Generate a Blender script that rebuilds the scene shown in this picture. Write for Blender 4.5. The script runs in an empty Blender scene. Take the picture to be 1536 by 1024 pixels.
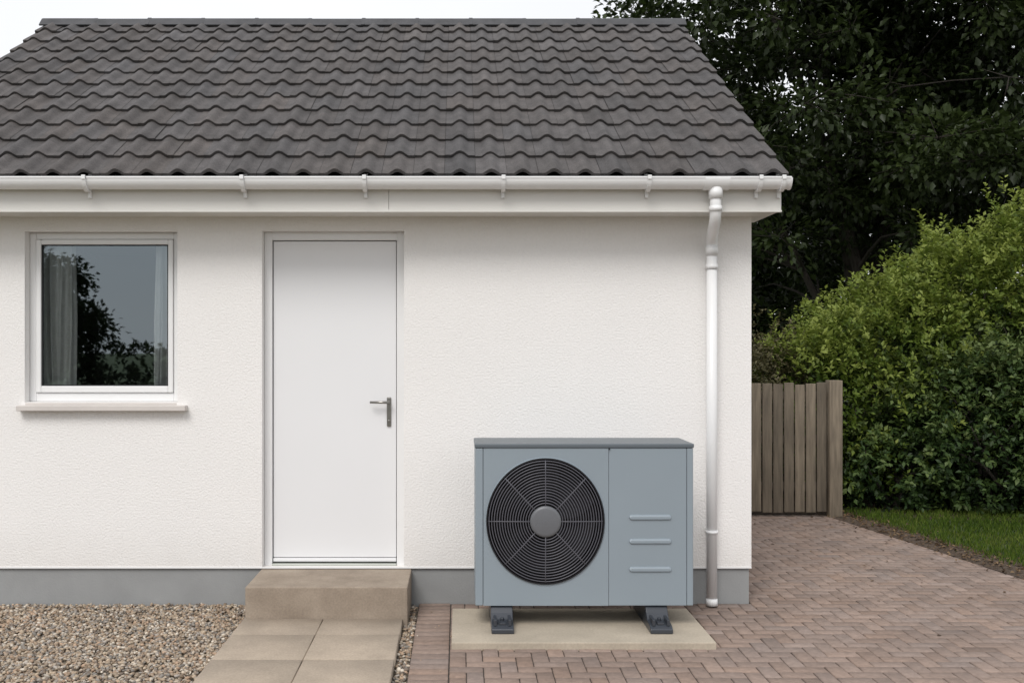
import bpy, math, random
import numpy as np
from mathutils import Vector, Matrix
random.seed(7); rng=np.random.default_rng(7)
S=bpy.context.scene
COL=S.collection

# ------------------------------------------------------------------ helpers
def link(o,parent=None):
    COL.objects.link(o)
    if parent is not None: o.parent=parent
    return o
def empty(name):
    e=bpy.data.objects.new(name,None); e.empty_display_size=0.2; return link(e)
def mesh_obj(name,verts,faces,mat=None,parent=None,smooth=False,bevel=0,segs=2):
    me=bpy.data.meshes.new(name); me.from_pydata([tuple(v) for v in verts],[],[tuple(f) for f in faces]); me.update()
    if mat: me.materials.append(mat)
    o=bpy.data.objects.new(name,me); link(o,parent)
    if smooth: me.polygons.foreach_set('use_smooth',[True]*len(me.polygons))
    if bevel:
        m=o.modifiers.new('b','BEVEL'); m.width=bevel; m.segments=segs; m.limit_method='ANGLE'
    return o
class Geo:
    def __init__(s): s.v=[]; s.f=[]
    def box(s,x0,x1,y0,y1,z0,z1):
        n=len(s.v)
        s.v+=[(x0,y0,z0),(x1,y0,z0),(x1,y1,z0),(x0,y1,z0),(x0,y0,z1),(x1,y0,z1),(x1,y1,z1),(x0,y1,z1)]
        s.f+=[tuple(n+i for i in q) for q in [(0,3,2,1),(4,5,6,7),(0,1,5,4),(1,2,6,5),(2,3,7,6),(3,0,4,7)]]
    def ring(s,x0,x1,z0,z1,w,y0,y1,wb=None,wt=None):
        wb=w if wb is None else wb; wt=w if wt is None else wt
        s.box(x0,x0+w,y0,y1,z0,z1); s.box(x1-w,x1,y0,y1,z0,z1)
        s.box(x0+w,x1-w,y0,y1,z0,z0+wb); s.box(x0+w,x1-w,y0,y1,z1-wt,z1)
    def tube(s,pts,rads,n=10,cap=True):
        pts=[Vector(p) for p in pts]; b=len(s.v); m=len(pts)
        up=Vector((0.13,0.97,0.2)).normalized()
        for i,p in enumerate(pts):
            d=(pts[min(i+1,m-1)]-pts[max(i-1,0)]).normalized()
            a=d.cross(up)
            if a.length<0.05: a=d.cross(Vector((1,0,0)))
            a.normalize(); c=d.cross(a)
            for k in range(n):
                t=2*math.pi*k/n
                s.v.append(tuple(p+(a*math.cos(t)+c*math.sin(t))*rads[i]))
        for i in range(m-1):
            for k in range(n):
                k2=(k+1)%n
                s.f.append((b+i*n+k,b+i*n+k2,b+(i+1)*n+k2,b+(i+1)*n+k))
        if cap:
            s.f.append(tuple(b+k for k in range(n))[::-1]); s.f.append(tuple(b+(m-1)*n+k for k in range(n)))
    def obj(s,name,mat,parent=None,smooth=False,bevel=0,segs=2): return mesh_obj(name,s.v,s.f,mat,parent,smooth,bevel,segs)
def box(name,x0,x1,y0,y1,z0,z1,mat,parent=None,bevel=0.003):
    g=Geo(); g.box(x0,x1,y0,y1,z0,z1); return g.obj(name,mat,parent,bevel=bevel)
def np_mesh(name,V,F,mat,parent=None,col=None,tint=None,smooth=False):
    V=np.asarray(V,dtype=np.float32); F=np.asarray(F,dtype=np.int32); k=F.shape[1]
    me=bpy.data.meshes.new(name)
    me.vertices.add(len(V)); me.vertices.foreach_set('co',V.ravel())
    me.loops.add(F.size); me.loops.foreach_set('vertex_index',F.ravel())
    me.polygons.add(len(F)); me.polygons.foreach_set('loop_start',np.arange(0,F.size,k,dtype=np.int32))
    me.polygons.foreach_set('loop_total',np.full(len(F),k,dtype=np.int32))
    if smooth: me.polygons.foreach_set('use_smooth',np.ones(len(F),dtype=bool))
    if tint is not None:
        a=me.attributes.new('tint','FLOAT','POINT'); a.data.foreach_set('value',np.asarray(tint,dtype=np.float32))
    if col is not None:
        a=me.attributes.new('col','FLOAT_COLOR','POINT'); c=np.ones((len(V),4),dtype=np.float32); c[:,:3]=col; a.data.foreach_set('color',c.ravel())
    me.update(calc_edges=True); me.materials.append(mat)
    o=bpy.data.objects.new(name,me); return link(o,parent)

# ------------------------------------------------------------------ materials
def mat(name,base,rough=0.6,var=0.1,scale=3.0,bump=0.0,bscale=60,bdist=0.003,metal=0,stretch=(1,1,1),attr=None,tint2=None,spec=0.5,dscale=None,dvar=0.0):
    m=bpy.data.materials.new(name); m.use_nodes=True; nt=m.node_tree; N=nt.nodes; L=nt.links
    p=N['Principled BSDF']; p.inputs['Roughness'].default_value=rough; p.inputs['Metallic'].default_value=metal
    p.inputs['Specular IOR Level'].default_value=spec
    tc=N.new('ShaderNodeTexCoord'); mp=N.new('ShaderNodeMapping'); mp.inputs['Scale'].default_value=stretch
    L.new(tc.outputs['Object'],mp.inputs['Vector'])
    nz=N.new('ShaderNodeTexNoise'); nz.inputs['Scale'].default_value=scale; nz.inputs['Detail'].default_value=5; nz.inputs['Roughness'].default_value=0.6
    L.new(mp.outputs['Vector'],nz.inputs['Vector'])
    rp=N.new('ShaderNodeValToRGB'); b2=tint2 or base
    rp.color_ramp.elements[0].position=0.3; rp.color_ramp.elements[1].position=0.7
    rp.color_ramp.elements[0].color=(*[c*(1-var) for c in base],1); rp.color_ramp.elements[1].color=(*[min(1,c*(1+var)) for c in b2],1)
    L.new(nz.outputs['Fac'],rp.inputs['Fac']); out=rp.outputs['Color']
    if dscale:
        n3=N.new('ShaderNodeTexNoise'); n3.inputs['Scale'].default_value=dscale; n3.inputs['Detail'].default_value=2
        L.new(mp.outputs['Vector'],n3.inputs['Vector'])
        mr=N.new('ShaderNodeMapRange'); mr.inputs['From Min'].default_value=0.3; mr.inputs['From Max'].default_value=0.7
        mr.inputs['To Min'].default_value=1-dvar; mr.inputs['To Max'].default_value=1+dvar
        L.new(n3.outputs['Fac'],mr.inputs['Value'])
        mm=N.new('ShaderNodeVectorMath'); mm.operation='SCALE'; L.new(out,mm.inputs[0]); L.new(mr.outputs[0],mm.inputs['Scale']); out=mm.outputs[0]
    if attr:
        at=N.new('ShaderNodeAttribute'); at.attribute_name=attr
        mx=N.new('ShaderNodeVectorMath'); mx.operation='MULTIPLY'
        L.new(out,mx.inputs[0]); L.new(at.outputs['Vector'],mx.inputs[1]); out=mx.outputs[0]
    L.new(out,p.inputs['Base Color'])
    if bump:
        n2=N.new('ShaderNodeTexNoise'); n2.inputs['Scale'].default_value=bscale; n2.inputs['Detail'].default_value=3
        L.new(mp.outputs['Vector'],n2.inputs['Vector'])
        bp=N.new('ShaderNodeBump'); bp.inputs['Strength'].default_value=bump; bp.inputs['Distance'].default_value=bdist
        L.new(n2.outputs['Fac'],bp.inputs['Height']); L.new(bp.outputs['Normal'],p.inputs['Normal'])
    return m
def leafmat(name,stops,transl=0.3,rough=0.5,gloss=True):
    m=bpy.data.materials.new(name); m.use_nodes=True; nt=m.node_tree; N=nt.nodes; L=nt.links
    p=N['Principled BSDF']; p.inputs['Roughness'].default_value=rough; p.inputs['Specular IOR Level'].default_value=0.3
    at=N.new('ShaderNodeAttribute'); at.attribute_name='tint'
    rp=N.new('ShaderNodeValToRGB'); e=rp.color_ramp.elements
    while len(e)<len(stops): e.new(0.5)
    for i,(q,c) in enumerate(stops): e[i].position=q; e[i].color=(*c,1)
    if not gloss:
        N.remove(p); p=N.new('ShaderNodeBsdfDiffuse'); L.new(rp.outputs['Color'],p.inputs['Color'])
    else: L.new(rp.outputs['Color'],p.inputs['Base Color'])
    L.new(at.outputs['Fac'],rp.inputs['Fac'])
    tr=N.new('ShaderNodeBsdfTranslucent'); L.new(rp.outputs['Color'],tr.inputs['Color'])
    mx=N.new('ShaderNodeMixShader'); mx.inputs[0].default_value=transl
    L.new(p.outputs[0],mx.inputs[1]); L.new(tr.outputs[0],mx.inputs[2]); L.new(mx.outputs[0],N['Material Output'].inputs[0])
    return m

M_render=mat('white_render',(0.825,0.807,0.79),0.9,0.02,0.9,0.75,85,0.0055,dscale=60,dvar=0.018)
# faint splash-back grime just above the plinth (height dependent, on the wall itself)
nt=M_render.node_tree; N=nt.nodes; L=nt.links; P_=N['Principled BSDF']; src=P_.inputs['Base Color'].links[0].from_socket
tc=N.new('ShaderNodeTexCoord'); sx=N.new('ShaderNodeSeparateXYZ'); L.new(tc.outputs['Object'],sx.inputs[0])
nz=N.new('ShaderNodeTexNoise'); nz.inputs['Scale'].default_value=7; nz.inputs['Detail'].default_value=6; L.new(tc.outputs['Object'],nz.inputs['Vector'])
h=N.new('ShaderNodeMapRange'); h.inputs['From Min'].default_value=.23; h.inputs['From Max'].default_value=.50; h.inputs['To Min'].default_value=1; h.inputs['To Max'].default_value=0; L.new(sx.outputs['Z'],h.inputs['Value'])
ml=N.new('ShaderNodeMath'); ml.operation='MULTIPLY'; L.new(h.outputs[0],ml.inputs[0]); L.new(nz.outputs['Fac'],ml.inputs[1])
m2=N.new('ShaderNodeMath'); m2.operation='MULTIPLY'; m2.inputs[1].default_value=.30; L.new(ml.outputs[0],m2.inputs[0])
mc=N.new('ShaderNodeMix'); mc.data_type='RGBA'; L.new(m2.outputs[0],mc.inputs[0]); L.new(src,mc.inputs[6]); mc.inputs[7].default_value=(.50,.46,.40,1); L.new(mc.outputs[2],P_.inputs['Base Color'])

M_plinth=mat('grey_plinth',(0.29,0.295,0.295),0.85,0.10,2.5,0.4,90,0.003)
M_upvc=mat('white_upvc',(0.79,0.79,0.79),0.35,0.015,2)
M_door=mat('white_door_paint',(0.78,0.78,0.79),0.38,0.01,1)
M_fascia=mat('fascia_cream',(0.71,0.695,0.66),0.45,0.03,2,stretch=(0.4,1,1))
M_sill=mat('sill_stone',(0.60,0.56,0.53),0.7,0.06,8,0.2,90,0.002)
M_tile=mat('concrete_roof_tile',(0.072,0.065,0.063),0.70,0.28,9,0.7,120,0.003,attr='col',dscale=90,dvar=0.22,spec=.45)
M_ridge=mat('ridge_tile',(0.058,0.058,0.062),0.7,0.25,8,0.4,120,0.002)
M_dark=mat('dark_void',(0.02,0.02,0.022),0.8,0.1)
M_wood_dark=mat('roof_deck',(0.03,0.027,0.025),0.9,0.2)
M_stone=mat('step_sandstone',(0.27,0.215,0.165),0.85,0.13,5,0.5,110,0.003,tint2=(0.31,0.255,0.20),dscale=90,dvar=0.10)
M_slab=mat('paving_slab',(0.355,0.295,0.233),0.85,0.13,4,0.45,110,0.003,attr='col',dscale=90,dvar=0.10)
M_pad=mat('concrete_pad',(0.41,0.355,0.28),0.85,0.12,4,0.45,90,0.003,dscale=80,dvar=0.08)
M_brick=mat('block_paver',(0.250,0.187,0.155),0.85,0.17,30,0.6,150,0.003,attr='col',dscale=1.3,dvar=0.10)
M_sand=mat('paver_joint_sand',(0.055,0.045,0.037),0.95,0.3,40,0.5,100,0.004)
M_peb=mat('pebble',(1,1,1),0.75,0.06,60,attr='col')
M_gbed=mat('gravel_bed',(0.20,0.17,0.13),0.95,0.5,90,1.0,90,0.01)
M_ground=mat('ground_grass',(0.05,0.075,0.02),0.95,0.35,1.5,0.6,30,0.03)
M_lawn=mat('lawn_soil',(0.045,0.065,0.018),0.95,0.35,5,0.6,60,0.02)
M_soil=mat('soil',(0.085,0.06,0.042),0.95,0.4,18,1.0,60,0.02)
M_fence=mat('weathered_timber',(0.165,0.135,0.10),0.85,0.35,5,0.6,30,0.004,stretch=(6,6,0.6),attr='col')
M_hp=mat('hp_grey_paint',(0.245,0.290,0.325),0.42,0.02,2)
M_hpd=mat('hp_lid_grey',(0.110,0.130,0.147),0.42,0.02,2)
M_blk=mat('black_plastic',(0.007,0.007,0.010),0.5,0.1)
M_wire=mat('grille_wire',(0.085,0.085,0.100),0.38,0.05)
M_hub=mat('hub_grey',(0.125,0.13,0.14),0.4,0.03)
M_foot=mat('foot_rubber',(0.040,0.045,0.055),0.30,0.08,8)
M_steel=mat('brushed_steel',(0.30,0.29,0.27),0.30,0.08,20,metal=0.95)
M_alu=mat('threshold_alu',(0.45,0.47,0.43),0.4,0.05,4,metal=0.4)
M_curt=mat('curtain_cloth',(0.75,0.74,0.72),0.9,0.04,10)
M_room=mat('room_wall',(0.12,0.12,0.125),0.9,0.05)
M_bark=mat('bark',(0.038,0.031,0.025),0.95,0.4,6,0.8,25,0.03,stretch=(3,3,0.7))

M_glass=bpy.data.materials.new('window_glass'); M_glass.use_nodes=True
nt=M_glass.node_tree; nt.nodes.clear()
o_=nt.nodes.new('ShaderNodeOutputMaterial'); mx=nt.nodes.new('ShaderNodeMixShader'); tr=nt.nodes.new('ShaderNodeBsdfTransparent'); gl=nt.nodes.new('ShaderNodeBsdfGlossy')
tr.inputs[0].default_value=(0.80,0.84,0.84,1); gl.inputs['Roughness'].default_value=0.014; gl.inputs['Color'].default_value=(0.80,0.92,0.98,1)
lw=nt.nodes.new('ShaderNodeFresnel'); lw.inputs[0].default_value=1.5
ad=nt.nodes.new('ShaderNodeMath'); ad.operation='ADD'; ad.inputs[1].default_value=0.16
nt.links.new(lw.outputs[0],ad.inputs[0]); nt.links.new(ad.outputs[0],mx.inputs[0]); nt.links.new(tr.outputs[0],mx.inputs[1]); nt.links.new(gl.outputs[0],mx.inputs[2]); nt.links.new(mx.outputs[0],o_.inputs[0])

# ------------------------------------------------------------------ HOUSE
H=empty('white_house')
WL,WR=-3.51,1.845; BY=5.22; WT=2.44
ops=[(-2.735,-1.773,1.268,2.344),(-1.2395,-0.3445,0.2262,2.348)]
def front_wall():
    xs=sorted({WL,WR,*[o[0] for o in ops],*[o[1] for o in ops]}); zs=sorted({0.226,WT,*[o[2] for o in ops],*[o[3] for o in ops]})
    v=[];f=[]
    def q(a,b,c,d):
        n=len(v); v.extend([a,b,c,d]); f.append((n,n+1,n+2,n+3))
    def inside(x,z): return any(o[0]<x<o[1] and o[2]<z<o[3] for o in ops)
    for i in range(len(xs)-1):
        for j in range(len(zs)-1):
            if inside((xs[i]+xs[i+1])/2,(zs[j]+zs[j+1])/2): continue
            q((xs[i],0,zs[j]),(xs[i+1],0,zs[j]),(xs[i+1],0,zs[j+1]),(xs[i],0,zs[j+1]))
            q((xs[i],.28,zs[j]),(xs[i],.28,zs[j+1]),(xs[i+1],.28,zs[j+1]),(xs[i+1],.28,zs[j]))
    for a,b,c,d in ops:
        q((a,0,c),(a,0,d),(a,.28,d),(a,.28,c)); q((b,0,c),(b,.28,c),(b,.28,d),(b,0,d))
        q((a,0,d),(b,0,d),(b,.28,d),(a,.28,d)); q((a,0,c),(a,.28,c),(b,.28,c),(b,0,c))
    q((WL,0,0.226),(WL,.28,.226),(WR,.28,.226),(WR,0,.226))
    return mesh_obj('front_wall',v,f,M_render,H)
front_wall()
RS_y,RS_z=-0.33,2.633; RG_y,RG_z=2.61,4.465
ang=math.atan2(RG_z-RS_z,RG_y-RS_y); SL=math.hypot(RG_z-RS_z,RG_y-RS_y)
def roofz(y,off=0): return RS_z+(min(y,2*RG_y-y)-RS_y)*math.tan(ang)-off
for nm,x0,x1 in (('gable_wall_right',WR-0.25,WR),('gable_wall_left',WL,WL+0.25)):
    prof=[(0.001,.226),(BY,.226),(BY,roofz(BY,.08)),(RG_y,roofz(RG_y,.08)),(0.001,roofz(0.001,.08))]
    if nm.endswith('right') : x0b,x1b=x0,x1-0.0005
    else: x0b,x1b=x0+0.0005,x1
    v=[(x0b,y,z) for y,z in prof]+[(x1b,y,z) for y,z in prof]; n=5
    f=[tuple(range(n))[::-1],tuple(range(n,2*n))]+[(i,(i+1)%n,(i+1)%n+n,i+n) for i in range(n)]
    mesh_obj(nm,v,f,M_render,H)
box('back_wall',WL+.25,WR-.25,BY-.25,BY-.001,.226,roofz(BY,.08),M_render,H,0)
g=Geo(); g.box(WL+.015,WR-.012,0.014,BY-.014,-0.1,0.2255); g.obj('plinth',M_plinth,H)
box('render_bead',WL,WR,-0.004,0.0,.222,.232,M_upvc,H,0.001)
# room
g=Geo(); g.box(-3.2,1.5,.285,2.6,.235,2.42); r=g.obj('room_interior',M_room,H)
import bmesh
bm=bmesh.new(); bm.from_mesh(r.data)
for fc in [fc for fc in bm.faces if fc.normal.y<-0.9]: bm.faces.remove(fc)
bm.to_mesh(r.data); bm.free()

# --- roof tiles
per=(1.974+3.64)/30; NC=12; ex=SL/NC
def slope_pt(x,s,h,back=False):
    y=RS_y+s*math.cos(ang)-h*math.sin(ang); z=RS_z+s*math.sin(ang)+h*math.cos(ang)
    return (x,2*RG_y-y,z) if back else (x,y,z)
V=[];F=[];C=[]
nx=20
prof_x=[i/nx for i in range(nx+1)]
def ph(u):
    # flat pan with a rounded roll in the middle of each bay
    d=abs(u-.5)/.30
    if d>=1: return 0.0
    c=0.5+0.5*math.cos(math.pi*d)
    return 0.030*c**.7
for back in (False,True):
    for c in range(NC):
        s0=c*ex
        for k in range(30):
            x0=-3.64+k*per; jit=rng.normal(0,0.0012); js=rng.normal(0,0.0022); sk=rng.normal(0,0.002)
            t=1+rng.normal(0,0.10); tb=rng.normal(0,0.02)
            colr=(t*(1+tb),t,t*(1-tb))
            ss=[0,0.012,ex*.5,min(ex+0.055,SL-s0)]
            b=len(V)
            for si,s in enumerate(ss):
                for u in prof_x:
                    lift=0.026*(1-s/(ex+.055))+jit+sk*(u-.5)-(0.004 if si==0 else 0)
                    V.append(slope_pt(x0+u*per*.990,s0+s+js,lift+ph(u),back)); C.append(colr)
            for u in prof_x:
                V.append(slope_pt(x0+u*per*.990,s0+js,0.022+jit+sk*(u-.5)+ph(u),back)); C.append(colr)
            for u in prof_x:
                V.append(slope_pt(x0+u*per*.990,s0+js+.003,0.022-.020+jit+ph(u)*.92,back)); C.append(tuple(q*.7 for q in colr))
            w=nx+1
            for r_ in (0,1,2,4):
                for i in range(nx):
                    a=b+r_*w+i
                    q=(a,a+1,a+1+w,a+w)
                    F.append(q if not back else q[::-1])
            if k in (0,29):
                i=0 if k==0 else nx
                lo=len(V)
                for s in (0,ex): V.append(slope_pt(x0+prof_x[i]*per*1.002,s0+s,-0.03,back)); C.append(colr)
                F.append((b+i,b+3*w+i,lo+1,lo))
rt=np_mesh('roof_tiles',V,F,M_tile,H,col=np.array(C),smooth=True)
v=[slope_pt(x,s,-0.012,bk) for bk in (False,True) for x in (-3.62,1.955) for s in (0.03,SL)]
v2=[slope_pt(x,s,-0.05,bk) for bk in (False,True) for x in (-3.62,1.955) for s in (0.03,SL)]
mesh_obj('roof_deck',v+v2,[(0,2,3,1),(4,6,7,5),(8,10,11,9),(12,14,15,13),(0,2,10,8),(4,6,14,12)],M_wood_dark,H)
for bx0,bx1,nm in ((1.905,1.93,'right'),(-3.60,-3.575,'left')):
    v=[];f=[]
    for bk in (False,True):
        b=len(v)
        for x in (bx0,bx1):
            for s,h in ((0.03,-.052),(SL,-.052),(SL-.02,-.22),(0.03+.11,-.2)): v.append(slope_pt(x,s,h,bk))
        f+=[(b,b+1,b+2,b+3),(b+7,b+6,b+5,b+4),(b,b+4,b+5,b+1),(b+3,b+2,b+6,b+7),(b,b+3,b+7,b+4)]
    mesh_obj('barge_board_'+nm,v,f,M_upvc,H)
# ridge caps
g=Geo(); nR=12; rl=(1.99+3.66)/nR
def cap(x0,x1,gr,dz=0):
    pr=[(-.125-gr,-.070),(-.06,.0),(-.035,.012+gr),(.035,.012+gr),(.06,.0),(.125+gr,-.070),(.115,-.080),(.0,-.01),(-.115,-.080)]
    b=len(g.v); n=len(pr)
    for x in (x0,x1):
        for y,z in pr: g.v.append((x,RG_y+y,RG_z+.034+z+dz))
    g.f.append(tuple(b+k for k in range(n))); g.f.append(tuple(b+n+k for k in range(n))[::-1])
    for k in range(n): g.f.append((b+k,b+n+k,b+n+(k+1)%n,b+(k+1)%n))
for i in range(nR):
    x0=-3.66+i*rl; dz=rng.normal(0,.0022)
    cap(x0,x0+rl-.002,0,dz)
    if i: cap(x0-.016,x0+.016,.005,dz)
g.obj('ridge_tiles',M_ridge,H,bevel=.003)
# --- eaves
EX0,EX1=-3.62,1.946
box('fascia_left_length',EX0,-0.4224,-.28,-.262,2.440,2.61,M_fascia,H,.002)
box('fascia_right_length',-0.4205,EX1,-.28,-.262,2.440,2.61,M_fascia,H,.002)
box('fascia_lip',EX0,EX1+.002,-.286,-.2605,2.427,2.4395,M_fascia,H,.002)
box('soffit',EX0,EX1-.018,-.261,0.0,2.434,2.445,M_fascia,H,.001)
v=[(EX1-.016,-.2615,2.436),(EX1-.016,.30,2.436),(EX1-.016,.30,roofz(.3,.06)),(EX1-.016,-.2615,2.62),(EX1,-.2615,2.436),(EX1,.30,2.436),(EX1,.30,roofz(.3,.06)),(EX1,-.2615,2.62)]
mesh_obj('eaves_box_end',v,[(0,1,2,3),(7,6,5,4),(0,4,5,1),(1,5,6,2),(2,6,7,3),(3,7,4,0)],M_fascia,H)
box('eaves_box_return',WR,EX1-.017,.002,.31,2.4335,2.4355,M_fascia,H,0)
# gutter
GY,GZ=-.338,2.617
def gutter(name,x0,x1,R,r,a0=180,a1=360,m=M_upvc):
    n=18; v=[];f=[]
    for x in (x0,x1):
        for i in range(n+1):
            t=math.radians(a0+(a1-a0)*i/n); v.append((x,GY+R*math.cos(t),GZ+R*1.12*math.sin(t)))
        for i in range(n+1):
            t=math.radians(a0+(a1-a0)*i/n); v.append((x,GY+r*math.cos(t),GZ+r*1.12*math.sin(t)))
    w=n+1
    for i in range(n):
        f.append((i,i+1,2*w+i+1,2*w+i)); f.append((w+i,3*w+i,3*w+i+1,w+i+1))
        f.append((i,w+i,w+i+1,i+1)); f.append((2*w+i,2*w+i+1,3*w+i+1,3*w+i))
    f.append((0,2*w,3*w,w)); f.append((n,w+n,3*w+n,2*w+n))
    return mesh_obj(name,v,f,m,H,smooth=False)
gutter('gutter_channel',-3.66,1.972,.055,.0515)
gutter('gutter_end_cap',1.9685,1.978,.0585,.001); gutter('gutter_end_cap_left',-3.665,-3.657,.0585,.001)
box('gutter_front_lip',-3.66,1.974,GY-.0585,GY-.0505,GZ-.004,GZ+.008,M_upvc,H,.003)
for i,x in enumerate((-3.05,-2.219,-1.284,-.559,.2655,1.13,1.79,1.925)):
    gutter('gutter_bracket_%d'%i,x-.012,x+.012,.068,.0565,172,395)
    box('gutter_bracket_foot_%d'%i,x-.010,x+.010,-.2995,-.2812,2.510,2.60,M_upvc,H,.002)
    box('gutter_bracket_clip_%d'%i,x-.012,x+.012,GY-.073,GY-.0590,GZ-.012,GZ+.014,M_upvc,H,.003)
gutter('gutter_outlet_union',1.535-.075,1.535+.075,.0605,.0556)
# downpipe
g=Geo(); px=1.577; py=-.075; R=.034
def bez(a,b,c,n=9):
    a,b,c=map(Vector,(a,b,c)); return [a*(1-t)**2+b*2*t*(1-t)+c*t*t for t in [i/n for i in range(n+1)]]
o0=(1.535,GY,GZ-.03)
path=[Vector(o0),Vector((1.535,GY,2.47))]+bez((1.535,GY,2.45),(1.536,GY,2.39),(1.543,GY+.06,2.355))+bez((1.567,py-.05,2.305),(1.577,py,2.275),(px,py,2.23))+[Vector((px,py,2.18))]
g.tube(path,[R]*len(path),18); g.tube([(px,py,2.20),(px,py,.03)],[R-.001]*2,24)
g.tube([(1.535,GY,2.565),(1.535,GY,2.50)],[.043,.041],18)
g.tube([(1.535,GY,2.455),(1.5355,GY,2.425)],[.0385,.0385],18)
for z0,z1 in ((2.19,2.245),(2.10,2.13),(.455,.475)):
    g.tube([(px,py,z0),(px,py,z1)],[.0385,.0385],24)
for z in (2.115,.465): g.box(px-.024,px+.024,-.045,0.0,z-.010,z+.010)
g.tube([(px,py,.05),(px,py-.003,.008)],[.0352,.0358],18)
g.obj('downpipe',M_upvc,H,smooth=False)
ob=bpy.data.objects['downpipe']
for p in ob.data.polygons: p.use_smooth = len(p.vertices)==4
# --- window
x0,x1,z0,z1=ops[0]
g=Geo(); g.ring(x0+.001,x1-.001,z0+.001,z1-.001,.042,.075,.14,wb=.055); g.obj('window_frame',M_upvc,H,bevel=.004)
g=Geo(); g.ring(x0+.045,x1-.045,z0+.058,z1-.045,.032,.062,.12,wb=.042); g.obj('window_sash',M_upvc,H,bevel=.006,segs=3)
g=Geo(); g.ring(x0+.0775,x1-.0775,z0+.1005,z1-.0775,.006,.070,.09); g.obj('window_gasket',M_dark,H)
mesh_obj('window_pane',[(x0+.08,.082,z0+.10),(x1-.08,.082,z0+.10),(x1-.08,.082,z1-.08),(x0+.08,.082,z1-.08)],[(0,1,2,3)],M_glass,H)
a,b=x0-.03,x1+.065
g=Geo(); g.box(a,b,-.062,-.0005,1.216,1.250); g.box(x0+.0005,x1-.0005,-.0005,.08,1.212,1.267); g.obj('window_sill',M_sill,H,bevel=.004)
def curtain(name,xa,xb,yc,amp,folds,seed):
    n=90; v=[];f=[]
    for j,z in enumerate((1.05,1.4,1.8,2.2,2.4)):
        for i in range(n+1):
            t=i/n; x=xa+(xb-xa)*t+.012*math.sin(3*z+9*t)
            v.append((x,yc+amp*math.sin(2*math.pi*folds*t+.5*math.sin(7*t)+.2*z)+.4*amp*math.sin(2*math.pi*folds*2.3*t+z),z))
    for j in range(4):
        for i in range(n): a=j*(n+1)+i; f.append((a,a+1,a+n+2,a+n+1))
    mesh_obj(name,v,f,M_curt,H,smooth=True)
curtain('curtain_left',-2.80,-2.49,.20,.028,5,1); curtain('curtain_right',-1.975,-1.75,.20,.025,3,2)
# --- door
x0,x1,z0,z1=ops[1]
g=Geo(); g.box(x0+.001,x0+.05,.075,.16,.2225,z1-.001); g.box(x1-.05,x1-.001,.075,.16,.2225,z1-.001); g.box(x0+.05,x1-.05,.075,.16,z1-.052,z1-.001)
g.obj('door_frame',M_upvc,H,bevel=.003)
g=Geo(); g.box(x0+.049,x1-.049,.122,.17,.225,z1-.05); g.obj('door_rebate',M_dark,H)
box('door_leaf',x0+.0545,x1-.0545,.098,.14,.272,z1-.0565,M_door,H,.004)
box('door_weather_bar',x0+.0545,x1-.0545,.088,.12,.246,.268,M_door,H,.004)
box('door_threshold',x0+.051,x1-.051,.06,.12,.222,.238,M_alu,H,.003)
g=Geo(); hx=-.445
g.box(hx-.014,hx+.014,.086,.098,1.108,1.296); 
g.obj('door_handle_plate',M_steel,H,bevel=.009,segs=4)
g=Geo(); g.tube([(hx,.088,1.264),(hx,.045,1.264)],[.0095,.0095],14); g.tube([(hx+.008,.045,1.264),(hx-.04,.044,1.265),(hx-.118,.047,1.265)],[.0085,.0085,.0075],14)
g.tube([(hx,.087,1.145),(hx,.080,1.145)],[.009,.009],14)
g.obj('door_handle_lever',M_steel,H,smooth=True)

# ------------------------------------------------------------------ step, path, pad
st=Geo(); st.box(-1.243,-.297,-.50,-.0005,-.05,.219); st.obj('door_step',M_stone,bevel=.007,segs=3)
V=[];F=[];C=[]
def add_block(x0,x1,y0,y1,zt,zb,inset,col,tilt=(0,0)):
    b=len(V); cx,cy=(x0+x1)/2,(y0+y1)/2
    for (ins,z) in ((0,zb),(0,zt-inset),(inset,zt)):
        for (x,y) in ((x0+ins,y0+ins),(x1-ins,y0+ins),(x1-ins,y1-ins),(x0+ins,y1-ins)):
            V.append((x,y,z+tilt[0]*(x-cx)+tilt[1]*(y-cy))); C.append(col)
    for r in (0,4):
        for k in range(4): F.append((b+r+k,b+r+(k+1)%4,b+r+4+(k+1)%4,b+r+4+k))
    F.append((b+8,b+9,b+10,b+11))
y=-.502; i=0
while y>-7.5:
    dep=.33 if i==0 else .462
    for (a,b) in ((-1.252,-.7905),(-.7855,-.326)):
        t=1+rng.normal(0,.04); add_block(a,b,y-dep+.005,y,.036+rng.normal(0,.0008),-.03,.003,(t*1.0,t*.995,t*.985),(rng.normal(0,.0015),rng.normal(0,.0015)))
    y-=dep; i+=1
np_mesh('garden_path',V,F,M_slab,col=np.array(C))
mesh_obj('path_mortar_bed',[(-1.25,-7.5,.020),(-.328,-7.5,.020),(-.328,-.503,.020),(-1.25,-.503,.020)],[(0,1,2,3)],M_gbed)
box('concrete_base',-.038,1.378,-.99,-.26,-.04,.036,M_pad,None,.005)

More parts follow.
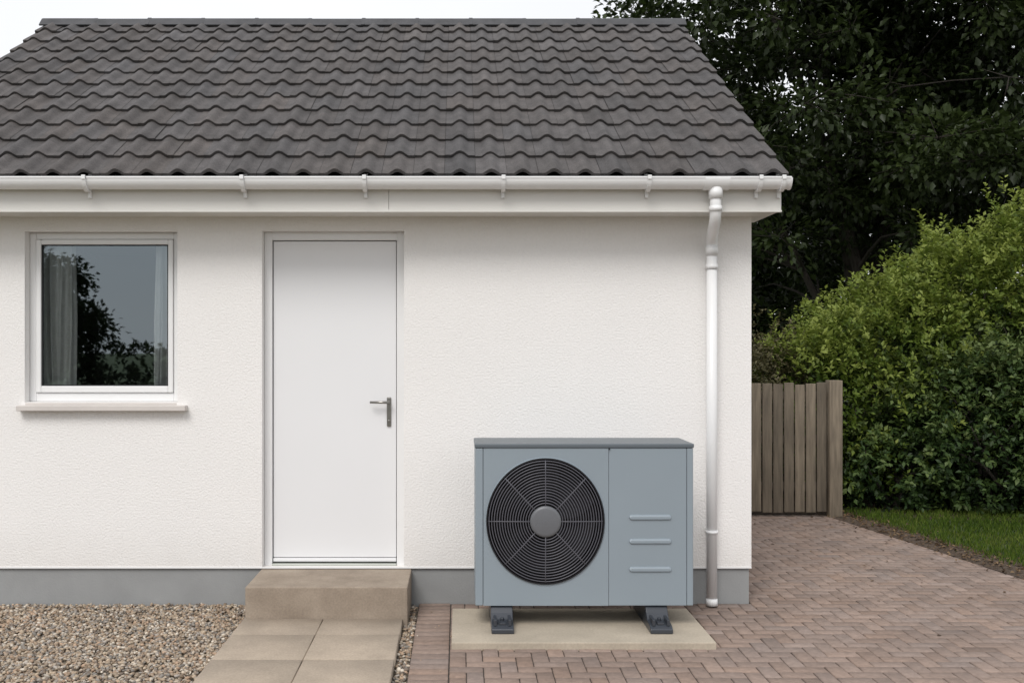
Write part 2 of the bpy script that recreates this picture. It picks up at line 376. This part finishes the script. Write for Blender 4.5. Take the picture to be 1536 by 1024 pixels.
# ------------------------------------------------------------------ block paving
def edge_x(y):  # right hand edge of the driveway
    pts=[(-9,5.2),(-4,4.6),(-1,4.17),(.7,3.95),(1.7,3.80),(3.3,3.58),(3.6,3.55),(9,3.5)]
    for (a,b),(c,d) in zip(pts,pts[1:]):
        if y<=c: return b+(d-b)*(y-a)/(c-a)
    return pts[-1][1]
V=[];F=[];C=[]
u=.086; gap=.0024
def paver(x0,x1,y0,y1):
    x0=max(x0,XL)
    if x1-x0<.02: return
    cx,cy=(x0+x1)/2,(y0+y1)/2
    if cx>edge_x(cy)+.06: return
    if y1>.012 and x0<WR-.012:
        if x1<=WR+.02: 
            y1=min(y1,.012)
            if y1-y0<.02: return
        else: x0=max(x0,WR-.010)
        if x1-x0<.02: return
    t=1+rng.normal(0,.075); w=rng.normal(0,.022)
    add_block(x0+gap,x1-gap,y0+gap,y1-gap,rng.normal(0,.0008),-.02,.0035,(t*(1+w),t,t*(1-w)),(rng.normal(0,.005),rng.normal(0,.005)))
XL=-.25
yy=-7.0
while yy<0.0: paver(-.25,-.05,yy,yy+u); yy+=u
XL=-.048
for iy in range(-82,66):
    for ix in range(-1,68):
        k=(ix-iy)%4; X=-.048+ix*u; Y=iy*u
        if k==0: paver(X,X+2*u,Y,Y+u)
        elif k==3: paver(X,X+u,Y,Y+2*u)
np_mesh('block_paving_driveway',V,F,M_brick,col=np.array(C))
mesh_obj('paving_joint_sand',[(-.25,-7,-.0065),(5.3,-7,-.0065),(3.6,5.6,-.0065),(-.25,5.6,-.0065)],[(0,1,2,3)],M_sand)

# ------------------------------------------------------------------ ground sheets
mesh_obj('ground',[(-400,-400,-.06),(400,-400,-.06),(400,400,-.06),(-400,400,-.06)],[(0,1,2,3)],M_ground)
mesh_obj('gravel_bed_sheet',[(-9,-9,-.022),(-.25,-9,-.022),(-.25,.02,-.022),(-9,.02,-.022)],[(0,1,2,3)],M_gbed)
bm=bmesh.new(); bmesh.ops.create_icosphere(bm,subdivisions=1,radius=1); bv=np.array([v.co[:] for v in bm.verts]); bf=np.array([[v.index for v in f.verts] for f in bm.faces]); bm.free()
def pebbles(name,regions,dens,rmin,rmax,z=-.012,pal=None):
    P=[]
    for (a,b,c,d) in regions:
        n=int((b-a)*(d-c)*dens); P.append(np.stack([rng.uniform(a,b,n),rng.uniform(c,d,n)],1))
    P=np.concatenate(P); n=len(P)
    sc=rng.uniform(rmin,rmax,n)[:,None]*np.stack([rng.uniform(.9,1.5,n),rng.uniform(.7,1.1,n),rng.uniform(.5,.8,n)],1)
    a=rng.uniform(0,6.28,n); t=rng.normal(0,.45,n)
    V=bv[None]*sc[:,None,:]*(1+rng.normal(0,.10,(n,12,1)))
    x=V[...,0]; y=V[...,1]; zz=V[...,2]
    x2=x*np.cos(t)[:,None]-zz*np.sin(t)[:,None]; z2=x*np.sin(t)[:,None]+zz*np.cos(t)[:,None]
    x3=x2*np.cos(a)[:,None]-y*np.sin(a)[:,None]; y3=x2*np.sin(a)[:,None]+y*np.cos(a)[:,None]
    V=np.stack([x3+P[:,0:1],y3+P[:,1:2],z2+z+rng.uniform(-.004,.010,n)[:,None]],2).reshape(-1,3)
    Fc=(bf[None]+12*np.arange(n)[:,None,None]).reshape(-1,3)
    pal=np.array(pal); ci=pal[rng.integers(0,len(pal),n)]*(1+rng.normal(0,.14,(n,1)))
    return np_mesh(name,V,Fc,M_peb,col=np.repeat(np.clip(ci,0.02,.8),12,axis=0),smooth=True)
PAL=[(.40,.32,.23),(.36,.28,.20),(.30,.23,.165),(.26,.19,.13),(.44,.37,.29),(.32,.285,.25),(.22,.20,.175),(.38,.265,.18),(.54,.48,.40),(.18,.14,.11)]
pebbles('gravel',[(-4.6,-1.262,-2.4,0.0),(-.318,-.256,-2.4,-.01)],4200,.007,.0135,pal=PAL)
pebbles('stray_gravel',[(-.25,.15,-1.9,-.02),(-1.25,-1.05,-1.8,-.55)],18,.004,.008,z=.003,pal=PAL)

# lawn + soil
v=[];f=[]
ys=[-9,-4,-2,-1,0,.7,1.7,2.5,3.3,3.6]
ys2=ys+[5,9]
for y in ys2:
    e=edge_x(y); wob=.03*math.sin(5*y); v+=[(e-.015+wob*.5,y,.003),(e+.16+wob,y,.014),(e+.34+wob,y,.004)]
f=[(3*i+k,3*i+k+1,3*i+k+4,3*i+k+3) for i in range(len(ys2)-1) for k in (0,1)]
mesh_obj('soil_edging',v,f,M_soil,smooth=True)
mesh_obj('lawn',[(edge_x(y)+.2,y,.0) for y in ys2]+[(16,y,.0) for y in ys2],[(i,len(ys2)+i,len(ys2)+i+1,i+1) for i in range(len(ys2)-1)],M_lawn)
mesh_obj('border_soil',[(1.85,3.5,.0045),(3.9,3.5,.0045),(4.3,3.25,.0045),(6,2.95,.0045),(12,2.6,.0045),(12,9,.0045),(1.85,9,.0045)],[tuple(range(7))],M_soil)

# ------------------------------------------------------------------ foliage
def leaves(name,P,D,Nn,Ln,Wd,T,m,parent=None):
    D=D/np.linalg.norm(D,axis=1,keepdims=True); Sd=np.cross(D,Nn); Sd/=np.linalg.norm(Sd,axis=1,keepdims=True)+1e-9; U=np.cross(Sd,D)
    Ln=Ln[:,None]; Wd=Wd[:,None]
    a=P; b=P+D*Ln*.42+Sd*Wd*.5+U*Wd*.15; c=P+D*Ln-U*Ln*.08; d=P+D*Ln*.42-Sd*Wd*.5+U*Wd*.15
    V=np.stack([a,b,c,d],1).reshape(-1,3); n=len(P)
    F=np.concatenate([np.stack([np.arange(n)*4,np.arange(n)*4+1,np.arange(n)*4+2],1),np.stack([np.arange(n)*4,np.arange(n)*4+2,np.arange(n)*4+3],1)])
    return np_mesh(name,V,F,m,parent,tint=np.repeat(np.clip(T,0,1),4))
def rnd_dir(n):
    d=rng.normal(size=(n,3)); return d/np.linalg.norm(d,axis=1,keepdims=True)
def shrub(name,ells,nsprig,per_sprig,ll,m,spr=.16,zmin=.02,tbase=.35,updir=.5,stems=True,shoots=0,rough=.07):
    root=empty(name)
    vol=np.array([e[3]*e[5]+e[3]*e[4] for e in ells]); vol/=vol.sum()
    Ps=[];Ds=[];Ts=[]
    for e,w in zip(ells,vol):
        n=int(nsprig*w); d=rnd_dir(n)
        ph_=rng.uniform(0,6.28,6)
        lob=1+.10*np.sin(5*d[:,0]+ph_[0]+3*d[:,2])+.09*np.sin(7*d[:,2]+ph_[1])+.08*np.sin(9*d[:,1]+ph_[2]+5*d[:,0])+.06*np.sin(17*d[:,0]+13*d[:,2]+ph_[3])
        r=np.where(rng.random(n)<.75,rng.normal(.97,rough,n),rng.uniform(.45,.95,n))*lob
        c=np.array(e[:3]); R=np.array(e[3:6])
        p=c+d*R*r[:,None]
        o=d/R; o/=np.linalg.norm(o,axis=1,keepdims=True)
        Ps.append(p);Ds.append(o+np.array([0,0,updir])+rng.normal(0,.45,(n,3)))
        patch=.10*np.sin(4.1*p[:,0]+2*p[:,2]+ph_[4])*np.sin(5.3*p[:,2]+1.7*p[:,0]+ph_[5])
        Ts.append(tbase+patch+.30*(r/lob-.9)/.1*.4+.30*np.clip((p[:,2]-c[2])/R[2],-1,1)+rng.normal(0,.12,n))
        if shoots:
            ns=int(shoots*w); th=rng.uniform(0,6.28,ns); rr_=np.sqrt(rng.random(ns))*.85
            h=rng.uniform(.05,.34,ns)
            base=np.stack([c[0]+R[0]*rr_*np.cos(th),c[1]+R[1]*rr_*np.sin(th),c[2]+R[2]*np.sqrt(1-rr_**2)*.98],1)
            for f_ in (0,.5,1): 
                Ps.append(base+np.stack([rng.normal(0,.03,ns),rng.normal(0,.03,ns),h*f_],1)); Ds.append(np.array([0,0,1.])+rng.normal(0,.3,(ns,3))); Ts.append(tbase+.30+.1*f_+rng.normal(0,.08,ns))
    P=np.concatenate(Ps);D=np.concatenate(Ds);T=np.concatenate(Ts)
    k=(P[:,2]>zmin)
    if not name.startswith('boundary'): k&=(P[:,0]>1.95)&((P[:,1]>3.5)|(P[:,0]>3.75))
    P,D,T=P[k],D[k],T[k]; D/=np.linalg.norm(D,axis=1,keepdims=True)
    n=len(P); q=per_sprig
    t=np.tile(np.linspace(0,1,q),n); Pp=np.repeat(P,q,0); Dd=np.repeat(D,q,0)
    L=spr*rng.uniform(.6,1.3,n).repeat(q)
    side=rnd_dir(n*q); side-=Dd*(side*Dd).sum(1,keepdims=True)
    pos=Pp+Dd*(t*L)[:,None]-np.array([0,0,1])*(t*t*L*.15)[:,None]+side*.012
    dr=Dd*.55+side/np.linalg.norm(side,axis=1,keepdims=True)*.9+rng.normal(0,.15,(n*q,3))
    nn=np.array([0,0,1])+rng.normal(0,.5,(n*q,3))+Dd*.4
    tt=np.repeat(T,q)+.13*t+rng.normal(0,.06,n*q)
    lsz=ll*rng.uniform(.65,1.25,n*q)*(1-.25*t)
    leaves('leaves',pos,dr,nn,lsz,lsz*.55,tt,m,root)
    if stems:
        g=Geo()
        for e in ells:
            for _ in range(9):
                a=rng.uniform(0,6.28); rr=rng.uniform(.3,.85); el=rng.uniform(-.1,.75)
                end=Vector((e[0]+e[3]*rr*math.cos(a),e[1]+e[4]*rr*math.sin(a),e[2]+e[5]*el)); st_=Vector((e[0]+rng.normal(0,.12),e[1]+rng.normal(0,.12),0))
                mid=(st_+end)/2+Vector((rng.normal(0,.08),rng.normal(0,.08),.15)); g.tube([st_,mid,end],[.022,.015,.006],6)
        g.obj('stems',M_bark,root,smooth=True)
    return root
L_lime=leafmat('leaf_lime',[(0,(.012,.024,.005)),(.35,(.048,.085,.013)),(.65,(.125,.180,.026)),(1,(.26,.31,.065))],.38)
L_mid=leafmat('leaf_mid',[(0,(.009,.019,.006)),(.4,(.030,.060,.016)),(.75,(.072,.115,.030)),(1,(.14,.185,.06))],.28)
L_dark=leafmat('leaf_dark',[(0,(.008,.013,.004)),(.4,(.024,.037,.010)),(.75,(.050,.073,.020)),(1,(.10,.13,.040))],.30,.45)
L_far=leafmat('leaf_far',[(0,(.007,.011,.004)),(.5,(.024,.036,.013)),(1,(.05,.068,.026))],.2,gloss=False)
L_brown=leafmat('leaf_olive',[(0,(.015,.016,.006)),(.5,(.060,.060,.024)),(1,(.13,.115,.055))],.25)

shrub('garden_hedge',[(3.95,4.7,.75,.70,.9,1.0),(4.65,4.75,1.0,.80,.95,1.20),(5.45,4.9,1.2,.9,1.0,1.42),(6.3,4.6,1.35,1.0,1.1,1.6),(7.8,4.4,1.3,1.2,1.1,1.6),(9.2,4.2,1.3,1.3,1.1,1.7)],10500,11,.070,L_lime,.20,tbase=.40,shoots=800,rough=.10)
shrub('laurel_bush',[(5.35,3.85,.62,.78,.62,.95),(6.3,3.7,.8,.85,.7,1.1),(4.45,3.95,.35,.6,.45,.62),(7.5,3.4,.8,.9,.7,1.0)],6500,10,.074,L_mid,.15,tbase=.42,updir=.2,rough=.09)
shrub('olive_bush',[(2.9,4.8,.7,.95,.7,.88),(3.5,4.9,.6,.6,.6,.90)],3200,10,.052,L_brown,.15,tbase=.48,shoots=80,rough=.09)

def tree(name,base,stems,crown,nclump,lpc,ls,m,clr=(.55,1.05),dens=None,trunk_r=.22,seed=1):
    root=empty(name); g=Geo(); rr=np.random.default_rng(seed); nodes=[]
    b=Vector(base)
    for (tx,ty,tz,r) in stems:
        e=Vector((tx,ty,tz)); pts=[];rad=[]; n=11
        off=Vector((rr.normal(0,.12),rr.normal(0,.12),0)); ph_=rr.uniform(0,6,2)
        for i in range(n+1):
            t=i/n; p=b+off+(e-b-off)*t
            p.x=b.x+off.x+(e.x-b.x-off.x)*t**1.3+.16*math.sin(5*t+ph_[0])*t; p.y=b.y+off.y+(e.y-b.y-off.y)*t**1.3+.16*math.sin(4*t+ph_[1])*t
            pts.append(p); rad.append(r*(1-t)**.8+.02)
            if t>.25: nodes.append((p,r*(1-t)**.8+.02))
        g.tube(pts,rad,9)
    g.tube([b-Vector((0,0,.1)),b+Vector((0,0,.5)),b+Vector((0,0,1.1))],[trunk_r*1.7,trunk_r*1.25,trunk_r*1.05],12)
    c=np.array(crown[:3]);R=np.array(crown[3:6]); cs=[]
    while len(cs)<nclump:
        d=rr.normal(size=3); d/=np.linalg.norm(d); r=rr.random()**.45
        p=c+d*R*r
        if p[2]<1.2: continue
        if dens is not None and rr.random()>dens(p): continue
        cs.append(p)
    P=[];D=[];T=[];NP=np.array([tuple(n[0]) for n in nodes])
    for p in cs:
        dd=np.linalg.norm(NP-p,axis=1)+np.where(NP[:,2]>p[2]-.1,1.5,0); j=int(dd.argmin()); s=nodes[j][0]; r0=min(nodes[j][1]*.5,.05)
        e=Vector(p); mid=s.lerp(e,.5)+Vector((rr.normal(0,.15),rr.normal(0,.15),.12*(e-s).length))
        g.tube([s,s.lerp(mid,.5)+Vector((0,0,.05)),mid,mid.lerp(e,.5)+Vector((0,0,.03)),e],[r0,r0*.75,r0*.5,r0*.3,.008],5,cap=False)
        Rk=rr.uniform(*clr); n=int(lpc*(Rk/clr[1])**2)
        dv=rr.normal(size=(n,3)); dv/=np.linalg.norm(dv,axis=1,keepdims=True)
        ns=9; sd=rr.normal(size=(ns,3)); sd/=np.linalg.norm(sd,axis=1,keepdims=True); si=rr.integers(0,ns,n); tt=rr.random(n)**.6
        pos=p+(sd[si]*tt[:,None]*Rk+dv*Rk*.30)*np.array([1,1,.62])-np.array([0,0,1])*(tt**2*Rk*.18)[:,None]
        for k in range(0,ns,2):
            t_=p+sd[k]*Rk*.8*np.array([1,1,.62]); g.tube([p,(p+t_)/2,t_],[.008,.006,.004],4,cap=False)
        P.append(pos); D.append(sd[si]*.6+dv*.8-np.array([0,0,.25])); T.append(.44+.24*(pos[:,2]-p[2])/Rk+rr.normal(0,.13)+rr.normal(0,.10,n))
    P=np.concatenate(P);D=np.concatenate(D);T=np.concatenate(T); n=len(P)
    nn=np.array([0,0,1])+rng.normal(0,.6,(n,3)); L=ls*rng.uniform(.6,1.3,n)
    leaves('crown',P,D,nn,L,L*.62,T,m,root); g.obj('trunk_and_limbs',M_bark,root,smooth=True)
    return root
def dens_main(p):
    # a little thinner to the lower right, where flecks of sky show between the leaves
    d=1.0
    if 1.0<p[2]<6.6 and p[0]>9.6: d*=.75
    if p[2]<4.4 and p[0]<9.2: d*=.7
    if p[2]>10.5: d*=.30      # top of the crown is far above anything visible
    if p[1]>16.2: d*=.5
    return d
stems=[(5.6,12.6,8.5,.11),(6.6,13.8,11,.13),(7.8,12.8,12.5,.14),(9.0,14,11.5,.13),(10.2,12.8,10,.11),(11.4,13.4,8.6,.08),(12.4,14,6.3,.05),(4.6,13,6.8,.07),(8.6,12.5,9,.09)]
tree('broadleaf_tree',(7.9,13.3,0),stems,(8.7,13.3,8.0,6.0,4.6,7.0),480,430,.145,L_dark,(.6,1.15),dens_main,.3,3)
tree('background_tree',(5.4,21,0),[(3.8,21,7,.12),(5.2,21.5,8,.14),(6.8,20.6,7,.12),(8,21,6,.1)],(6.2,21,4.9,4.4,2.4,4.4),150,380,.21,L_far,(.8,1.4),None,.25,5)
tree('background_tree',(12.5,25,0),[(10.5,25,6,.10),(12.5,25.5,7,.12),(15,24.6,6,.1)],(12.8,25,4.4,5.6,2.6,4.2),120,330,.20,L_far,(.7,1.2),None,.25,6)
# garden behind the viewer (seen mirrored in the window)
tree('garden_tree',(-10.0,-15,0),[(-10.8,-15,3.2,.08),(-9.8,-15.3,3.8,.09),(-9.0,-14.7,2.8,.07)],(-9.9,-15,2.3,2.2,1.6,1.95),190,300,.13,L_far,(.4,.7),None,.12,8)
shrub('boundary_hedge',[(-12+1.6*i,-16,.7,1.2,.7,1.25-.08*i) for i in range(12)],3000,9,.16,L_far,.25,stems=False)

# distant tree mass
n=20000; x=rng.uniform(-45,60,n); hgt=3.0+1.2*np.sin(x*.35)+.9*np.sin(x*.9+1); z=rng.random(n)**.8*hgt; 
P=np.stack([x,42+rng.normal(0,1.4,n),z],1)
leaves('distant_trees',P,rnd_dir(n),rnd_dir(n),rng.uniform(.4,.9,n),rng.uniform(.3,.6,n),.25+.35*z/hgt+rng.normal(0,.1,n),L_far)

# grass blades
n=42000; yb=rng.uniform(-.2,3.7,n); xb=rng.uniform(3.7,8.5,n); ed=np.array([edge_x(v) for v in yb]); k=(xb>ed+.22+rng.normal(0,.05,n)); xb,yb=xb[k],yb[k]; n=len(xb)
Pg=np.stack([xb,yb,np.zeros(n)],1); Dg=rng.normal(0,.35,(n,3))+np.array([0,0,1.0])
L_grass=leafmat('grass_blade',[(0,(.03,.06,.012)),(.5,(.085,.135,.022)),(1,(.17,.20,.05))],.3,gloss=False)
leaves('lawn_grass',Pg,Dg,rnd_dir(n),rng.uniform(.03,.07,n),np.full(n,.009),.5+rng.normal(0,.2,n)+.15*np.sin(xb*3)*np.sin(yb*4),L_grass)
# leaf litter on the soil edge and a few leaves blown on to the drive
n=1500; yb=rng.uniform(-1.5,3.6,n); xb=np.array([edge_x(v) for v in yb])+.14+rng.normal(0,.12,n)
m_n=45; yb[:m_n]=rng.uniform(-1.2,3.3,m_n); xb[:m_n]=np.array([edge_x(v) for v in yb[:m_n]])-np.abs(rng.normal(0,.7,m_n)); zb=np.full(n,.018); zb[:m_n]=.006
L_lit=leafmat('litter',[(0,(.05,.03,.018)),(.5,(.14,.085,.045)),(1,(.25,.17,.09))],.1)
k=(xb>1.9)|(yb<-.05); xb,yb,zb=xb[k],yb[k],zb[k]; n=len(xb)
dd=rnd_dir(n); dd[:,2]*=.15
leaves('leaf_litter',np.stack([xb,yb,zb],1),dd,np.array([0,0,1])+rng.normal(0,.25,(n,3)),rng.uniform(.02,.045,n),rng.uniform(.012,.025,n),rng.random(n),L_lit)

# ------------------------------------------------------------------ fence
V=[];F=[];C=[]
def fbox(x0,x1,y0,y1,z0,z1,t):
    b=len(V)
    for p in [(x0,y0,z0),(x1,y0,z0),(x1,y1,z0),(x0,y1,z0),(x0,y0,z1),(x1,y0,z1),(x1,y1,z1),(x0,y1,z1)]: V.append(p); C.append((t,t*.99,t*.97))
    for q in [(0,3,2,1),(4,5,6,7),(0,1,5,4),(1,2,6,5),(2,3,7,6),(3,0,4,7)]: F.append(tuple(b+i for i in q))
x=1.86
while x<3.52:
    w=min(.104,3.535-x); 
    if w<.04: break
    fbox(x+.006,x+w-.006,3.36+rng.normal(0,.003),3.382,.045+rng.normal(0,.006),1.275+rng.normal(0,.006),1+rng.normal(0,.16)); x+=w
for z in (.25,.7,1.12): fbox(1.86,3.53,3.384,3.43,z,z+.075,.6)
fbox(3.537,3.66,3.33,3.45,-.02,1.305,1.1)
fbox(1.848,1.859,3.384,3.44,0,1.25,.8)
fo=np_mesh('timber_fence',V,F,M_fence,col=np.array(C)); m_=fo.modifiers.new('b','BEVEL'); m_.width=.004; m_.segments=2

# ------------------------------------------------------------------ HEAT PUMP
HP=empty('heat_pump')
X0,X1,Z0,ZT=.094,1.324,.156,1.07; FY,BYY=-.68,-.30
ZL=1.045
g=Geo(); g.box(X0+.004,X1-.004,BYY,BYY+.008,Z0+.005,ZL)
g.box(X0,X0+.012,FY+.02,BYY,Z0+.003,ZL); g.box(X1-.012,X1,FY+.02,BYY,Z0+.003,ZL); g.box(X0+.012,X1-.012,FY+.02,BYY,Z0+.003,Z0+.012)
g.obj('casing',M_hp,HP,bevel=.003)
box('corner_post_left',X0,.1375,FY,FY+.0195,Z0,ZL-.001,M_hp,HP,.005)
box('corner_post_right',1.2885,X1,FY,FY+.0195,Z0,ZL-.001,M_hp,HP,.005)
box('right_panel',.8475,1.2865,FY+.001,FY+.018,Z0,ZL-.001,M_hp,HP,.003)
box('lid',X0-.004,X1+.004,FY-.006,BYY+.008,ZL,ZT,M_hpd,HP,.006)
box('seam_backing',X0+.013,X1-.013,FY+.0198,FY+.022,Z0+.013,Z0+.04,M_dark,HP,0)
g=Geo(); g.box(.13,.146,FY+.0199,FY+.023,Z0+.041,ZL-.002); g.box(.84,.855,FY+.0199,FY+.023,Z0+.041,ZL-.002); g.box(1.28,1.294,FY+.0199,FY+.023,Z0+.041,ZL-.002); g.obj('seam_shadow_gap',M_dark,HP)
box('lid_screw',.846,.854,FY-.009,FY-.0055,1.035,1.043,M_blk,HP,.001)
cx,cz=.489,.633; rx,rz=.333,.355
px0,px1,pz0,pz1=.1395,.8455,Z0,ZL-.001
angs=sorted(set([round(2*math.pi*i/120,6) for i in range(120)]+[round(math.atan2(z-cz,x-cx)%(2*math.pi),6) for x in (px0,px1) for z in (pz0,pz1)]))
def rectpt(t):
    dx,dz=math.cos(t),math.sin(t); k=1e9
    if dx>1e-9:k=min(k,(px1-cx)/dx)
    if dx<-1e-9:k=min(k,(px0-cx)/dx)
    if dz>1e-9:k=min(k,(pz1-cz)/dz)
    if dz<-1e-9:k=min(k,(pz0-cz)/dz)
    return cx+dx*k,cz+dz*k
v=[];f=[];n=len(angs)
for t in angs:
    a,b=rectpt(t)
    v+=[(a,FY+.018,b),(a,FY+.001,b),(cx+rx*1.015*math.cos(t),FY+.001,cz+rz*1.015*math.sin(t)),(cx+rx*1.0*math.cos(t),FY-.007,cz+rz*1.0*math.sin(t)),(cx+rx*.985*math.cos(t),FY-.007,cz+rz*.985*math.sin(t)),(cx+rx*.965*math.cos(t),FY+.012,cz+rz*.965*math.sin(t))]
for i in range(n):
    j=(i+1)%n
    for k in range(5): f.append((6*i+k,6*i+k+1,6*j+k+1,6*j+k))
mesh_obj('fan_panel',v,f,M_hp,HP)
v=[];f=[]
prof=[(1.004,-.0085),(.985,-.0095),(.962,.010),(.955,.05),(.94,.16),(0.0,.165)]
for t in angs:
    for r,y in prof: v.append((cx+rx*r*math.cos(t),FY+y,cz+rz*r*math.sin(t)))
m=len(prof)
for i in range(n):
    j=(i+1)%n
    for k in range(m-1): f.append((m*i+k,m*i+k+1,m*j+k+1,m*j+k))
mesh_obj('fan_shroud',v,f,M_blk,HP,smooth=False)
g=Geo()
for bl in range(5):
    a0=bl*2*math.pi/5; b=len(g.v); nr,na=7,7
    for i in range(nr):
        r=.08+(.30-.08)*i/(nr-1)
        for j in range(na):
            t=a0+(j/(na-1))*.95+.35*(i/(nr-1))**2
            g.v.append((cx+r*math.cos(t),FY+.065+.07*j/(na-1),cz+r*math.sin(t)))
    for i in range(nr-1):
        for j in range(na-1):
            a=b+i*na+j; g.f.append((a,a+1,a+na+1,a+na))
g.obj('fan_blades',mat('fan_blade',(.007,.007,.010),.65,.05,spec=.3),HP,smooth=True)
v=[];f=[]
def ring(rf,mr,y,seg=88,ms=5):
    b=len(v)
    for i in range(seg):
        t=2*math.pi*i/seg
        for k in range(ms):
            q=2*math.pi*k/ms
            v.append((cx+(rx*rf+mr*math.cos(q))*math.cos(t),y+mr*math.sin(q),cz+(rz*rf+mr*math.cos(q))*math.sin(t)))
    for i in range(seg):
        i2=(i+1)%seg
        for k in range(ms):
            k2=(k+1)%ms; f.append((b+i*ms+k,b+i2*ms+k,b+i2*ms+k2,b+i*ms+k2))
nr=16
def gy(rf): return FY-.004-.016*math.sqrt(max(0,1-rf*rf))
for i in range(nr):
    rf=.29+(.955-.29)*i/(nr-1); ring(rf,.0033,gy(rf))
g=Geo(); g.v=v; g.f=f
for k in range(8):
    t=k*math.pi/4
    pts=[(cx+rx*rf*math.cos(t),gy(rf)-.001,cz+rz*rf*math.sin(t)) for rf in (.2,.4,.6,.8,.97)]
    g.tube(pts,[.0032]*5,6)
g.obj('fan_grille',M_wire,HP,smooth=True)
v=[];f=[]; hp_=[(0,-.034),(.8,-.033),(.95,-.030),(1.0,-.024),(1.0,-.008)]
sg=64
for i in range(sg):
    t=2*math.pi*i/sg
    for r,y in hp_: v.append((cx+.088*r*math.cos(t),FY+y,cz+.088*r*math.sin(t)))
for i in range(sg):
    j=(i+1)%sg
    for k in range(4): f.append((5*i+k,5*j+k,5*j+k+1,5*i+k+1))
mesh_obj('grille_hub',v,f,M_hub,HP,smooth=True)
for i,zc in enumerate((.655,.520,.362)):
    xa,xb=.962,1.200; hh=.014
    v=[];f=[]; out=[]
    for k in range(24):
        t=2*math.pi*k/24; out.append(((xb-hh if math.cos(t)>0 else xa+hh)+hh*math.cos(t),hh*math.sin(t)))
    for s,y,dz in ((1.0,FY+.0012,0),(.8,FY-.005,.001),(.5,FY-.0085,.004)):
        for (x,z) in out:
            ccx=(xa+xb)/2; xx=ccx+(x-ccx)*(1-(1-s)*.06); v.append((xx,y,zc+z*s-dz))
    for r in range(2):
        for k in range(24): k2=(k+1)%24; f.append((r*24+k,r*24+k2,r*24+24+k2,r*24+24+k))
    f.append(tuple(48+k for k in range(24)))
    mesh_obj('pressed_louvre_%d'%(i+1),v,f,M_hp,HP,smooth=False)
for i,fx in enumerate((.243,1.118)):
    v=[];f=[]
    w=.062
    prof=[(-.83,.0365),(-.83,.062),(-.80,.078),(-.72,.088),(-.69,.118),(-.66,.154),(-.31,.154),(-.28,.118),(-.25,.0365)]
    for x in (fx-w,fx+w):
        for y,z in prof: v.append((x,y,z))
    n=len(prof); f=[tuple(range(n)),tuple(range(n,2*n))[::-1]]+[(k,k+n,(k+1)%n+n,(k+1)%n) for k in range(n)]
    mesh_obj('foot_%d'%(i+1),v,f,M_foot,HP,bevel=.006,segs=3)
    g=Geo()
    for s in (-1,1): g.box(fx+s*.040-.008,fx+s*.040+.008,-.81,-.685,.076,.108)
    g.box(fx-.018,fx+.018,-.80,-.70,.078,.090); g.tube([(fx,-.745,.09),(fx,-.745,.106)],[.011,.011],6)
    g.obj('foot_rail_%d'%(i+1),M_foot,HP,bevel=.002)
# insulated refrigerant pipes at the back, into the wall
g=Geo()
for k,z in enumerate((.50,.42)):
    g.tube([(1.20-.03*k,BYY+.006,z),(1.20-.03*k,-.15,z),(1.20-.03*k,-.0005,z)],[.017]*3,12)
g.obj('pipework',M_blk,HP,smooth=True)

# ------------------------------------------------------------------ light, sky, camera
sd=Vector((-.38,-1.0,1.15)).normalized()
W=bpy.data.worlds.new('World'); S.world=W; W.use_nodes=True; nt=W.node_tree; N=nt.nodes; L=nt.links
bg=N['Background']; bg.inputs['Strength'].default_value=.1
sky=N.new('ShaderNodeTexSky'); sky.sky_type='NISHITA'; sky.sun_disc=False; sky.sun_elevation=math.asin(sd.z); sky.sun_rotation=math.atan2(sd.x,sd.y)
tc=N.new('ShaderNodeTexCoord'); nz=N.new('ShaderNodeTexNoise'); nz.inputs['Scale'].default_value=1.6; nz.inputs['Detail'].default_value=4
mp=N.new('ShaderNodeMapping'); mp.inputs['Scale'].default_value=(1,1,2.5); L.new(tc.outputs['Generated'],mp.inputs[0]); L.new(mp.outputs[0],nz.inputs['Vector'])
rp=N.new('ShaderNodeValToRGB'); rp.color_ramp.elements[0].position=.3; rp.color_ramp.elements[1].position=.7
rp.color_ramp.elements[0].color=(.86,.87,.91,1); rp.color_ramp.elements[1].color=(.97,.98,1.0,1); L.new(nz.outputs['Fac'],rp.inputs['Fac'])
sc=N.new('ShaderNodeVectorMath'); sc.operation='SCALE'; sc.inputs['Scale'].default_value=11.1; L.new(rp.outputs[0],sc.inputs[0])
mixc=N.new('ShaderNodeMix'); mixc.data_type='RGBA'; mixc.inputs[0].default_value=.93
L.new(sky.outputs[0],mixc.inputs[6]); L.new(sc.outputs[0],mixc.inputs[7]); L.new(mixc.outputs[2],bg.inputs['Color'])
sl=bpy.data.lights.new('sun','SUN'); sl.energy=2.0; sl.angle=math.radians(26); sl.color=(1,.97,.93)
so=bpy.data.objects.new('sun',sl); link(so); so.rotation_euler=sd.to_track_quat('Z','Y').to_euler()
cam=bpy.data.cameras.new('camera'); co=bpy.data.objects.new('camera',cam); link(co)
co.location=(0,-6.5,1.6); co.rotation_euler=(math.radians(90),0,0)
cam.sensor_width=36; cam.lens=36*1547/1536; cam.shift_x=80/1536; cam.shift_y=12/1536; cam.clip_end=1500
S.camera=co
S.view_settings.view_transform='Standard'; S.view_settings.look='None'; S.view_settings.exposure=0
